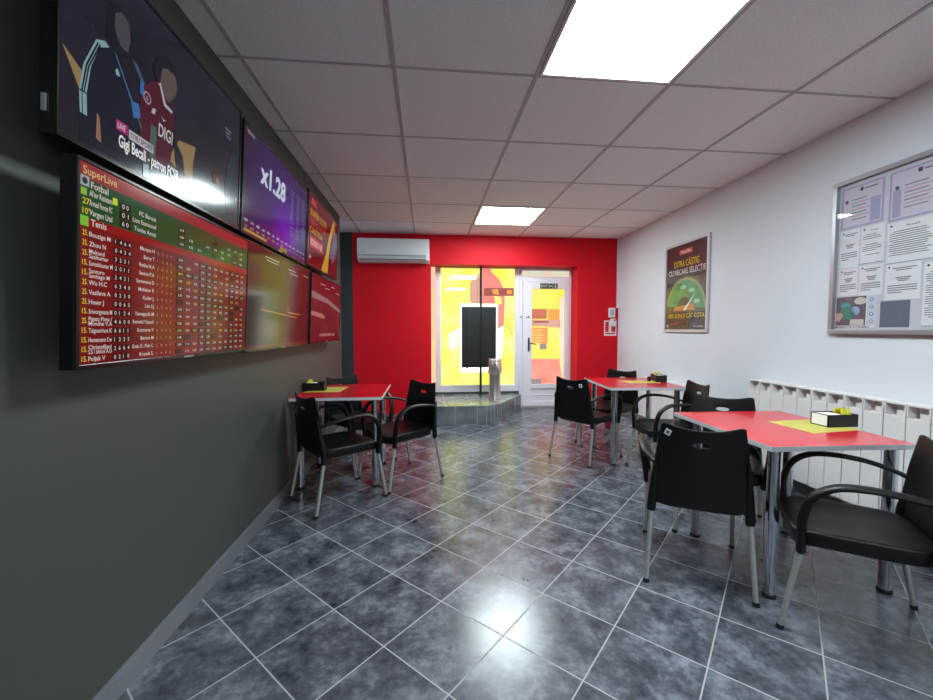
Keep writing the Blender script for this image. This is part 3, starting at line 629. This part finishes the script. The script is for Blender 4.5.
BY, BZ, BW, BH = 2.635, 1.25, 1.35, 1.055
bt = thing('notice_board', 'large silver framed notice board hanging on the white wall at the right edge', 'notice board', rightwall(BY, BZ, 0.001))
wallframe(BW, BH, 0.03, 0.035, M_silver, bt)
MB().box((0.03, 0.03, 0.0), (BW-0.03, BH-0.03, 0.008), pm_('board_back', (206, 206, 218))).build('backing', bt)
MB().box((0.028, 0.028, 0.026), (BW-0.028, BH-0.028, 0.028), M_glass).build('glazing', bt)
ink = pm_('ink_grey', (120, 120, 128)); inkd = pm_('ink_dark', (54, 54, 66)); lil = pm_('certificate_lilac', (164, 160, 196)); pk = pm_('certificate_pink', (196, 150, 160))
def sheet(x, y, w_, h_, kind, label):
    M = rightwall(BY, BZ, 0.001) @ Matrix.Translation((x, y, 0.0085))
    t = MB().box((0, 0, 0), (w_, h_, 0.0008), M_paper if kind != 'cert' else lil)
    z = 0.0012
    if kind == 'cert':
        t.rect(0.012, 0.012, w_-0.012, h_-0.012, z, pm_('certificate_paper', (206, 202, 220)))
        t.rect(w_*0.70, 0.02, w_-0.02, h_*0.62, z+0.0002, lil) if label.startswith('lilac certificate at the far') else t.rect(0.02, 0.02, w_*0.2, h_*0.62, z+0.0002, lil)
        t.rect(w_*0.45, h_-0.045, w_*0.52, h_-0.02, z+0.0003, inkd); t.rect(w_*0.55, h_-0.04, w_*0.85, h_-0.03, z+0.0003, ink)
        for k in range(7): t.rect(w_*0.25, h_*0.66-k*0.022, w_*(0.62+0.06*(k % 2)), h_*0.66-k*0.022+0.007, z+0.0003, pk if k % 2 else ink)
        t.disc(w_*0.13, h_*0.66, 0.012, z+0.0004, inkd, n=14)
    elif kind in ('text', 'dense'):
        t.text('Anunt', w_*0.4, h_-0.035, 0.012, z, inkd, width=w_*0.3); t.disc(0.02, h_-0.02, 0.007, z, inkd, n=10)
        n = int((h_-0.09)/0.013)
        for k in range(n):
            if kind == 'text' and k in (3, 4, 9): continue
            ind = 0.012 if (k % 5) else 0.03; t.rect(ind, h_-0.06-k*0.013, w_-random.uniform(0.012, 0.05), h_-0.06-k*0.013+0.005, z, ink)
        t.rect(0, 0, w_, 0.003, z+0.0002, inkd)
    elif kind == 'form':
        t.disc(0.02, h_-0.018, 0.006, z, inkd, n=10)
        for k, (a, b) in enumerate(((0.2, 0.9), (0.3, 0.75))): t.rect(w_*a, h_-0.03-0.012*k, w_*b, h_-0.024-0.012*k, z, ink)
        for k in range(3): t.rect(w_*(0.3+0.04*k), h_*0.60-k*0.010, w_*(0.75-0.04*k), h_*0.60-k*0.010+0.006, z, ink)
        for k in range(4): t.rect(w_*0.08, h_*0.38-k*0.014, w_*(0.92 if k < 3 else 0.5), h_*0.38-k*0.014+0.006, z, ink)
    elif kind == 'photo':
        t.rect(0.0, 0.02, w_*0.76, h_, z, pm_('photo_grey', (104, 98, 110), var=0.3, vscale=16)); t.rect(w_*0.78, 0.02, w_, h_, z, pm_('photo_pale_blue', (206, 214, 228)))
        g1 = pm_('photo_teal', (70, 160, 160)); g2 = pm_('photo_green', (60, 140, 116)); sk = pm_('photo_skin', (206, 170, 160)); wp = pm_('photo_cream', (214, 208, 200))
        t.disc(w_*0.25, h_*0.72, 0.035, z+0.0003, g1, ry=0.022); t.disc(w_*0.3, h_*0.48, 0.05, z+0.0004, g2, ry=0.045); t.disc(w_*0.50, h_*0.55, 0.03, z+0.0004, pm_('photo_blue', (150, 180, 210)))
        t.poly([(0, 0.05), (w_*0.1, 0.045), (w_*0.2, h_*0.42), (w_*0.12, h_*0.5), (0, h_*0.48)], z+0.0006, sk); t.disc(w_*0.62, h_*0.85, 0.04, z+0.0006, wp, ry=0.024)
        t.rect(w_*0.38, 0.022, w_*0.72, h_*0.28, z+0.0006, wp)
        for k, c in enumerate((pm_('icon_blue', (70, 110, 150)), ink, MATS['icon_blue'], pm_('icon_pink', (200, 120, 120)))): t.disc(w_*0.89, h_*(0.87-0.22*k), 0.012, z+0.0005, c, n=14); t.disc(w_*0.89, h_*(0.87-0.22*k), 0.007, z+0.0007, M_paper, n=12)
        t.text('MIZEAZĂ PE ECHILIBRU!', 0.0, 0.002, 0.015, z+0.0004, inkd, width=w_*0.86)
    elif kind == 'blue':
        t.rect(0, 0, w_, h_, z, pm_('slate_blue_card', (106, 112, 128)))
    o = t.build('notice_sheet', None, recalc=False); o.matrix_world = M
    return tag(o, label, 'notice', 'sheets pinned in the notice board')
sheet(0.045, 0.72, 0.27, 0.28, 'cert', 'lilac certificate at the far top corner of the notice board')
sheet(0.345, 0.70, 0.33, 0.30, 'cert', 'lilac certificate beside the first, top of the notice board near the photo edge')
sheet(0.045, 0.455, 0.13, 0.255, 'form', 'short white form under the far certificate on the notice board')
sheet(0.185, 0.465, 0.145, 0.245, 'text', 'white text sheet with paragraphs left of the dense page on the notice board')
sheet(0.345, 0.44, 0.25, 0.25, 'dense', 'densely printed white page in the middle of the notice board')
sheet(0.045, 0.265, 0.13, 0.185, 'form', 'white form above the photo leaflet, at the far side of the notice board')
sheet(0.185, 0.255, 0.145, 0.20, 'form', 'white form above the round icons of the leaflet on the notice board')
sheet(0.345, 0.215, 0.19, 0.22, 'form', 'white form just above the blank slate blue card on the notice board')
sheet(0.037, 0.04, 0.265, 0.215, 'photo', 'photo leaflet with green chips and bold caption, lower corner of the notice board')
sheet(0.325, 0.045, 0.165, 0.165, 'blue', 'blank slate blue card at the bottom of the notice board')
sheet(0.55, 0.05, 0.25, 0.37, 'dense', 'printed page in the near half of the notice board, by the photo edge')

# small fittings at the far right corner of the red wall
t_ = thing('alarm_keypad', 'small white keypad on the red wall in the far right corner', 'keypad', backwall(2.865, 1.475, YB-0.0005))
MB().box((0, 0, 0), (0.105, 0.15, 0.025), M_pvc, bev=0.005).build('housing', t_)
MB().box((0.025, 0.03, 0.025), (0.085, 0.12, 0.026), pm_('keypad_grey', (176, 180, 184))).build('display', t_)
t_ = thing('thermostat', 'small white box with dark dot just below the keypad', 'thermostat', backwall(2.895, 1.335, YB-0.0045))
MB().box((0, 0, 0), (0.085, 0.12, 0.03), M_pvc, bev=0.005).build('housing', t_)
MB().lathe([(0.012, 0.03), (0.011, 0.036)], M_rub, 14, Matrix.Translation((0.066, 0.095, 0))).build('knob', t_)
t_ = thing('fire_notice', 'red and white fire notice on the red wall below the keypad', 'sign', backwall(2.80, 1.185, YB-0.0005))
s = MB().box((0, 0, 0), (0.205, 0.24, 0.003), pm_('notice_pink_white', (240, 214, 216))); rr = pm_('notice_red', (190, 30, 44))
s.box((0.018, 0.06, 0.003), (0.075, 0.222, 0.0036), rr); s.box((0.12, 0.06, 0.003), (0.187, 0.222, 0.0036), rr); s.box((0.018, 0.025, 0.003), (0.187, 0.045, 0.0036), rr)
s.box((0.082, 0.075, 0.003), (0.112, 0.17, 0.0036), pm_('notice_cream', (238, 220, 200)))
s.build('plate', t_)

# ------------------------------------------------------------------ things on the platform
t_ = thing('display_pole', 'thin black pole standing on the platform carrying a black panel in the window', 'display stand', loc=(0.848, 6.28, 0.2507))
MB().lathe([(0.05, 0), (0.05, 0.008), (0.016, 0.014)], M_rub, 20).build('base', t_)
MB().tube([(0, 0, 0.01), (0, 0, OZ-0.2507-0.004)], 0.018, M_rub, 12).build('pole', t_)
MB().box((-0.305, -0.075, 0.44), (0.232, -0.03, 1.385), mat('screen_back', (24, 24, 27), 0.35), bev=0.006).build('panel', t_)
b_ = MB().box((-0.24, -0.083, 0.55), (-0.225, -0.075, 1.28), M_rub)
b_.box((0.2, -0.081, 0.46), (0.205, -0.075, 1.37), M_rub); b_.box((-0.235, -0.085, 0.425), (-0.21, -0.06, 0.445), M_rub); b_.box((-0.05, -0.08, 0.6), (0.05, -0.03, 1.2), M_rub)
b_.tube([(0.0, -0.088, 0.0+0.44), (0.0, -0.088, 1.385)], 0.012, M_rub, 10)
b_.build('bracket', t_)
t_ = thing('steel_ash_bin', 'shiny crumpled steel tube stand on the edge of the tiled platform', 'bin', loc=(0.995, 5.84, 0.2507))
MB().lathe([(0.088, 0.0), (0.088, 0.01), (0.082, 0.02), (0.083, 0.2), (0.080, 0.36), (0.086, 0.385)], M_steel, 48, wave=0.06, nw=7).build('lower_tube', t_)
MB().lathe([(0.088, 0.385), (0.103, 0.40), (0.098, 0.5), (0.094, 0.60), (0.088, 0.603), (0.08, 0.55)], M_steel, 48, wave=0.07, nw=5).build('upper_tube', t_)
t_ = thing('red_bin', 'small red bin on the floor under the far right table, against the white wall', 'bin', loc=(2.36, 4.98, 0.0005))
MB().lathe([(0.055, 0), (0.06, 0.01), (0.075, 0.22), (0.08, 0.225), (0.08, 0.235), (0.07, 0.235), (0.065, 0.2)], mat('bin_red', (200, 20, 30), 0.35), 24).build('bucket', t_)
MB().lathe([(0.081, 0.225), (0.081, 0.24), (0.05, 0.25)], mat('bin_lid_red', (150, 14, 22), 0.35), 24).build('lid', t_)

# ------------------------------------------------------------------ radiators
def radiator(y_far, n, pitch, ztop, label, zbot=0.13, depth=0.095):
    t = thing('radiator', label, 'radiator', rightwall(y_far, 0.0, 0.012), group='white section radiators on the white wall')
    zf = ztop-0.085
    b = MB()
    x1 = pitch
    b.box((0.002, zbot, depth-0.008), (x1-0.004, zf, depth), M_rad)                         # front plate
    b.box((0.002, ztop-0.014, 0.012), (x1-0.004, ztop, depth), M_rad)                       # top lip
    b.box((0.002, zf-0.02, 0.012), (0.008, ztop-0.01, depth), M_rad); b.box((x1-0.012, zf-0.02, 0.012), (x1-0.004, ztop-0.01, depth), M_rad)
    b.box((0.008, zbot+0.05, 0.03), (x1-0.012, zf-0.0, 0.05), M_rad)                        # water tube plate
    b.box((0.004, zf-0.02, 0.012), (x1-0.004, ztop-0.014, 0.018), M_rad)                    # back plate seen through the slot
    b.box((x1*0.36, zf-0.02, 0.030), (x1*0.72, zf+0.035, 0.062), M_rad)
    first = b.build('radiator_section', t, 0.002)
    for k in range(1, n):
        c = first.copy(); C.objects.link(c); c.parent = t; c.location = (pitch*k, 0, 0)
    MB().box((-0.012, zf-0.06, 0.03), (0.0, zf-0.02, 0.07), M_rub).box((-0.03, zf-0.055, 0.035), (-0.012, zf-0.025, 0.065), M_chrome).build('valve', t)
    for x in (pitch*1.0, pitch*(n-1)): MB().box((x-0.01, zf-0.1, -0.011), (x+0.01, zf-0.05, 0.03), M_silver).build('bracket', t)
    return t
radiator(3.262, 17, 0.1205, 0.85, 'long white section radiator behind the nearest red table')
radiator(5.12, 9, 0.1205, 0.655, 'lower white radiator behind the farther right red table')

# ------------------------------------------------------------------ tables
def make_table():
    W, D, Z = 0.715, 0.78, 0.745
    t = thing('cafe_table', '', 'table', group='red square tables on chrome legs')
    MB().box((-W/2, -D/2, Z-0.024), (W/2, D/2, Z-0.001), M_edge).box((-W/2+0.0015, -D/2+0.0015, Z-0.001), (W/2-0.0015, D/2-0.0015, Z), M_lam).build('tabletop', t, 0.0008)
    for sx in (-1, 1):
        for sy in (-1, 1):
            x, y = sx*(W/2-0.062), (-0.335 if sy < 0 else 0.235)
            l = MB().tube([(x, y, 0.02), (x, y, Z-0.032)], 0.027, M_chrome, 20).build('leg', t)
            MB().lathe([(0.028, 0.0), (0.029, 0.004), (0.029, 0.02), (0.026, 0.022)], M_rub, 20, Matrix.Translation((x, y, 0.0003))).build('foot', l)
            MB().lathe([(0.026, Z-0.034), (0.05, Z-0.028), (0.05, Z-0.0245)], M_chrome, 20, Matrix.Translation((x, y, 0))).build('mounting_plate', l)
    return t
tb = make_table()
def place_table(x, y, rz, label, first=[True]):
    o = tb if first[0] else dup(tb); first[0] = False
    o.location = (x, y, 0); o.rotation_euler = (0, 0, rz); o['label'] = label; return o
place_table(1.94, 2.045, -0.04, 'red table nearest the camera, in front of the radiator on the right')
place_table(2.072, 3.90, -0.09, 'red table farther along the white wall, near the entrance door')
place_table(-0.715, 3.625, 0.0, 'red table against the grey wall below the televisions')

# ------------------------------------------------------------------ chairs
def catmull(P, n=6):
    P = [Vector(p) for p in P]; out = []
    for i in range(len(P)-1):
        a, b, c, d = P[max(i-1, 0)], P[i], P[i+1], P[min(i+2, len(P)-1)]
        for k in range(n):
            t = k/n; out.append(0.5*((2*b)+(c-a)*t+(2*a-5*b+4*c-d)*t*t+(3*b-a-3*c+d)*t**3))
    out.append(P[-1]); return out
def back_point(uu, v):
    """uu -1..1 across, v 0..1 up"""
    zb = 0.412-0.046*abs(uu)**5; zt = 0.797+0.032*abs(uu)**2.2-0.014*max(0.0, (abs(uu)-0.84)/0.16)**2
    z = zb+(zt-zb)*v
    hw = 0.236-0.058*v**1.15
    x = -0.222-0.058*max(0.0, v-0.1)**1.25+0.028*uu*uu*min(1.0, 0.35+v)
    return Vector((x, uu*hw, z))
def make_chair():
    t = thing('armchair', '', 'chair', group='black plastic armchairs with metal legs')
    # backrest shell with an oval hand hole
    NU, NV = 26, 22; u0, u1 = 10, 16; v0, v1 = 17, 19
    V = [[back_point(-1+2*i/NU, j/NV) for i in range(NU+1)] for j in range(NV+1)]
    cu_, cv_ = 13, 17.75
    ring = [(i, v0) for i in range(u0, u1+1)]+[(u1, j) for j in range(v0+1, v1+1)]+[(i, v1) for i in range(u1-1, u0-1, -1)]+[(u0, j) for j in range(v1-1, v0, -1)]
    for i, j in ring:
        a = math.atan2((j-cv_)/1.0, (i-cu_)/3.0)
        ii = cu_+2.9*math.cos(a); jj = cv_+0.72*math.sin(a)
        V[j][i] = back_point(-1+2*ii/NU, jj/NV)
    b = MB(); idx = lambda i, j: j*(NU+1)+i
    fs = [(idx(i, j), idx(i+1, j), idx(i+1, j+1), idx(i, j+1)) for j in range(NV) for i in range(NU) if not (u0 <= i < u1 and v0 <= j < v1)]
    b.add([p for row in V for p in row], fs, M_blackp, True)
    o = b.build('backrest', t); sd = o.modifiers.new('thickness', 'SOLIDIFY'); sd.thickness = 0.009; sd.offset = 0
    bv = o.modifiers.new('bevel', 'BEVEL'); bv.width = 0.003; bv.segments = 2; bv.limit_method = 'ANGLE'; bv.angle_limit = 1.0
    # seat: rings of a rounded square
    def outline(n=40):
        out = []
        for k in range(n):
            a = 2*math.pi*k/n; ca, sa = math.cos(a), math.sin(a); e = 0.38
            x = math.copysign(abs(ca)**e, ca); y = math.copysign(abs(sa)**e, sa)
            out.append((x, y))
        return out
    O = outline(); n = len(O)
    def pos(sx, sy, sc_, z):
        X = 0.014+sx*sc_*0.226; hw = 0.212+0.020*(sx*0.5+0.5); Y = sy*sc_*hw
        dz = -0.018*max(0, (X-0.13)/0.10)**2 if X > 0.13 else 0.0
        return (X, Y, z+dz)
    rings = [(0.02, 0.428), (0.3, 0.428), (0.6, 0.432), (0.85, 0.441), (0.95, 0.446), (0.99, 0.444), (1.0, 0.436), (1.0, 0.392), (0.985, 0.384), (0.95, 0.386), (0.93, 0.42), (0.5, 0.418), (0.02, 0.415)]
    b = MB(); vs = [pos(x, y, s_, z) for s_, z in rings for x, y in O]
    fs = [(i*n+k, i*n+(k+1) % n, (i+1)*n+(k+1) % n, (i+1)*n+k) for i in range(len(rings)-1) for k in range(n)]
    fs += [tuple(range(n)), tuple((len(rings)-1)*n+k for k in range(n))]
    b.add(vs, fs, M_blackp, True); b.build('seat', t)
    for s_ in (-1, 1):
        A = catmull([(-0.226, s_*0.202, 0.612), (-0.17, s_*0.232, 0.634), (-0.08, s_*0.252, 0.655), (0.03, s_*0.258, 0.663), (0.12, s_*0.256, 0.650), (0.185, s_*0.252, 0.600), (0.214, s_*0.246, 0.52), (0.216, s_*0.234, 0.44), (0.213, s_*0.221, 0.352)], 6)
        k = len(A); ra = [0.015+0.010*min(1, i/8) for i in range(k)]
        MB().tube(A, ra, M_blackp, 12, rz=[0.010+0.008*(i/k) for i in range(k)]).build('armrest', t)
        Pp = catmull([(-0.240, s_*0.195, 0.66), (-0.225, s_*0.203, 0.56), (-0.208, s_*0.208, 0.46), (-0.206, s_*0.214, 0.352)], 6)
        MB().tube(Pp, [0.004+0.017*min(1, i/12) for i in range(len(Pp))], M_blackp, 12, rz=[0.004+0.015*min(1, i/12) for i in range(len(Pp))]).build('rear_socket', t)
        for xx, fx in ((0.213, 0.2735), (-0.206, -0.2735)):
            a = Vector((xx, s_*(0.221 if xx > 0 else 0.214), 0.362)); f = Vector((fx, s_*0.2325, 0.008))
            l = MB().tube([a, f], [0.0125, 0.0115], M_alu, 14).build('leg', t)
            d = (f-a).normalized()
            MB().tube([f-d*0.012, f+d*0.0065], 0.0145, M_rub, 14).build('foot_cap', l)
    return t
ch = make_chair()
FEET = [  # centre of the four feet, facing angle, label
 ('A', (1.440, 2.013), 61.0, 'black armchair seen from behind with a white sticker, nearest table on the right'),
 ('B', (1.906, 2.413), 231.4, 'black armchair facing the camera across the nearest red table'),
 ('C', (1.862, 1.552), 143.5, 'black armchair cut by the right photo edge, largest of all the chairs'),
 ('D', (1.594, 3.885), 33.5, 'black armchair with its back to us at the far right table, beside the entrance door'),
 ('E', (2.04, 4.325), 209.9, 'black armchair behind the far right table, only its top showing above the tabletop'),
 ('F', (2.128, 3.335), 172.5, 'black armchair turned sideways between the two right tables, front to the left'),
 ('G', (-0.674, 3.105), 37.6, 'black armchair at the left table closest to the camera, back against the grey wall'),
 ('H', (-0.228, 3.475), 219.0, 'black armchair on the open side of the left table, near the platform'),
 ('I', (-0.668, 3.975), -42.0, 'black armchair behind the left table under the farthest televisions'),
]
chairs = {}
for i, (k, (x, y), th, lab) in enumerate(FEET):
    o = ch if i == 0 else dup(ch)
    o.location = (x, y, 0); o.rotation_euler = (0, 0, math.radians(th)); o['label'] = lab; chairs[k] = o
# white stickers on the backs of two chairs
def sticker(o, uc, vc, sz, rot):
    A_ = []
    c = back_point(uc, vc); du = (back_point(uc+0.05, vc)-back_point(uc-0.05, vc)).normalized(); dv = (back_point(uc, vc+0.05)-back_point(uc, vc-0.05)).normalized()
    nn = du.cross(dv).normalized()
    if nn.x > 0: nn = -nn
    du2 = du*math.cos(rot)+dv*math.sin(rot); dv2 = -du*math.sin(rot)+dv*math.cos(rot)
    b = MB()
    def quad(h, off, m_): b.add([c+nn*off+du2*sx*h+dv2*sy*h for sx, sy in ((-1, -1), (1, -1), (1, 1), (-1, 1))], [(0, 1, 2, 3)], m_)
    M4 = Matrix((du2, dv2, nn)).transposed().to_4x4(); M4.translation = c+nn*0.0055
    b.box((-sz, -sz*1.1, -0.001), (sz, sz*1.1, 0.0012), M_paper, M4); b.box((-sz*0.55, -sz*0.6, 0.0012), (sz*0.55, sz*0.6, 0.0016), pm_('sticker_grey', (120, 122, 128)), M4)
    tag(b.build('sticker', o), 'white square sticker')
sticker(chairs['A'], 0.80, 0.90, 0.014, 0.25)
sticker(chairs['D'], -0.60, 0.86, 0.015, 0.0)

# ------------------------------------------------------------------ slip holders and leaflets on the tables
def holder(x, y, rz, label, side=True):
    t = thing('slip_holder', label, 'holder', loc=(x, y, 0.7467), rz=rz, group='black slip holders on the red tables')
    b = MB(); w2, d2, h = 0.09, 0.052, 0.068
    b.box((-w2, -d2, 0), (w2, d2, 0.004), M_black); b.box((-w2, -d2, 0), (-w2+0.003, d2, h), M_black); b.box((w2-0.003, -d2, 0), (w2, d2, h), M_black)
    b.box((-w2, d2-0.003, 0), (w2, d2, h), M_black); b.box((-w2, -d2, 0), (w2, -d2+0.003, h), M_black); b.box((0.02, -d2, 0), (0.023, d2, h-0.004), M_black)
    b.build('box', t)
    if side: tag(MB().box((-w2-0.0006, -d2+0.008, 0.006), (-w2, d2-0.008, h-0.004), M_paper).build('side_label', t), 'white label on the end')
    return t
def slips(x, y, rz, label):
    b = MB().box((-0.078, -0.044, 0.0045), (0.016, 0.044, 0.064), M_paper)
    o = b.build('paper_slips', None); o.location = (x, y, 0.7467); o.rotation_euler = (0, 0, rz); return tag(o, label, 'paper', 'stacks of white slips in the holders')
def pencils(x, y, rz, label, n=5):
    root = thing('pencil_bundle', label, 'pencils', loc=(x, y, 0.7467), rz=rz, group='bundles of yellow pencils in the holders')
    for k in range(n):
        a = 0.026+0.0118*k
        b = MB().tube([(a, -0.040, 0.008), (a+random.uniform(-0.004, 0.004), -0.01, 0.088+random.uniform(0, 0.010))], 0.0048, mat('pencil_yellow', (226, 216, 40), 0.4), 6)
        b.build('pencil', root)
        b2 = MB().tube([(a-0.002, 0.038, 0.010), (a+0.003, 0.018, 0.088+random.uniform(0, 0.010))], 0.0048, MATS['pencil_yellow'], 6); b2.build('pencil', root)
def mat_(pts, label):
    b = MB().prism(pts, 0.7453, 0.7461, M_ywp)
    for k in range(4):
        a = Vector(pts[0])+(Vector(pts[1])-Vector(pts[0]))*(0.15+0.2*k); c = Vector(pts[3])+(Vector(pts[2])-Vector(pts[3]))*(0.15+0.2*k)
        d = (c-a); e = d.normalized()*0; n_ = Vector((-d.y, d.x)).normalized()*0.004
        p0 = a+d*0.15; p1 = a+d*0.75
        b.add([(p0.x, p0.y, 0.7464), (p1.x, p1.y, 0.7464), (p1.x+n_.x, p1.y+n_.y, 0.7464), (p0.x+n_.x, p0.y+n_.y, 0.7464)], [(0, 1, 2, 3)], pm_('leaflet_print', (168, 152, 80)))
    o = b.build('leaflet', None); return tag(o, label, 'leaflet', 'yellow leaflets on the red tables')
holder(2.268, 2.02, 0.0, 'black slip holder on the nearest red table')
slips(2.268, 2.02, 0.0, 'white slips in the holder on the nearest red table')
pencils(2.268, 2.02, 0.0, 'yellow pencils in the holder on the nearest red table')
mat_([(1.975, 2.14), (1.985, 1.865), (2.30, 1.905), (2.31, 2.16)], 'yellow leaflet under the holder on the nearest red table')
holder(2.40, 3.955, 1.35, 'black slip holder on the farther right table', False)
slips(2.40, 3.955, 1.35, 'white slips in the holder on the farther right table')
pencils(2.40, 3.955, 1.35, 'yellow pencils in the holder on the farther right table', 4)
mat_([(2.0, 4.02), (2.02, 3.82), (2.33, 3.80), (2.45, 4.02)], 'yellow leaflet under the holder on the farther right table')
b_ = MB().box((-0.013, -0.013, 0), (0.013, 0.013, 0.05), M_black, bev=0.002); o_ = b_.build('pencil_sharpener', None); o_.location = (2.29, 3.945, 0.7467)
tag(o_, 'tiny black upright box beside the slip holder on the farther right table', 'box')
holder(-0.985, 3.66, 0.0, 'black slip holder on the left table against the grey wall')
slips(-0.985, 3.66, 0.0, 'white slips in the holder on the left table')
pencils(-0.985, 3.66, math.pi, 'yellow pencils in the holder on the left table', 3)
mat_([(-1.05, 3.53), (-0.745, 3.53), (-0.73, 3.84), (-1.04, 3.84)], 'yellow leaflet under the holder on the left table')
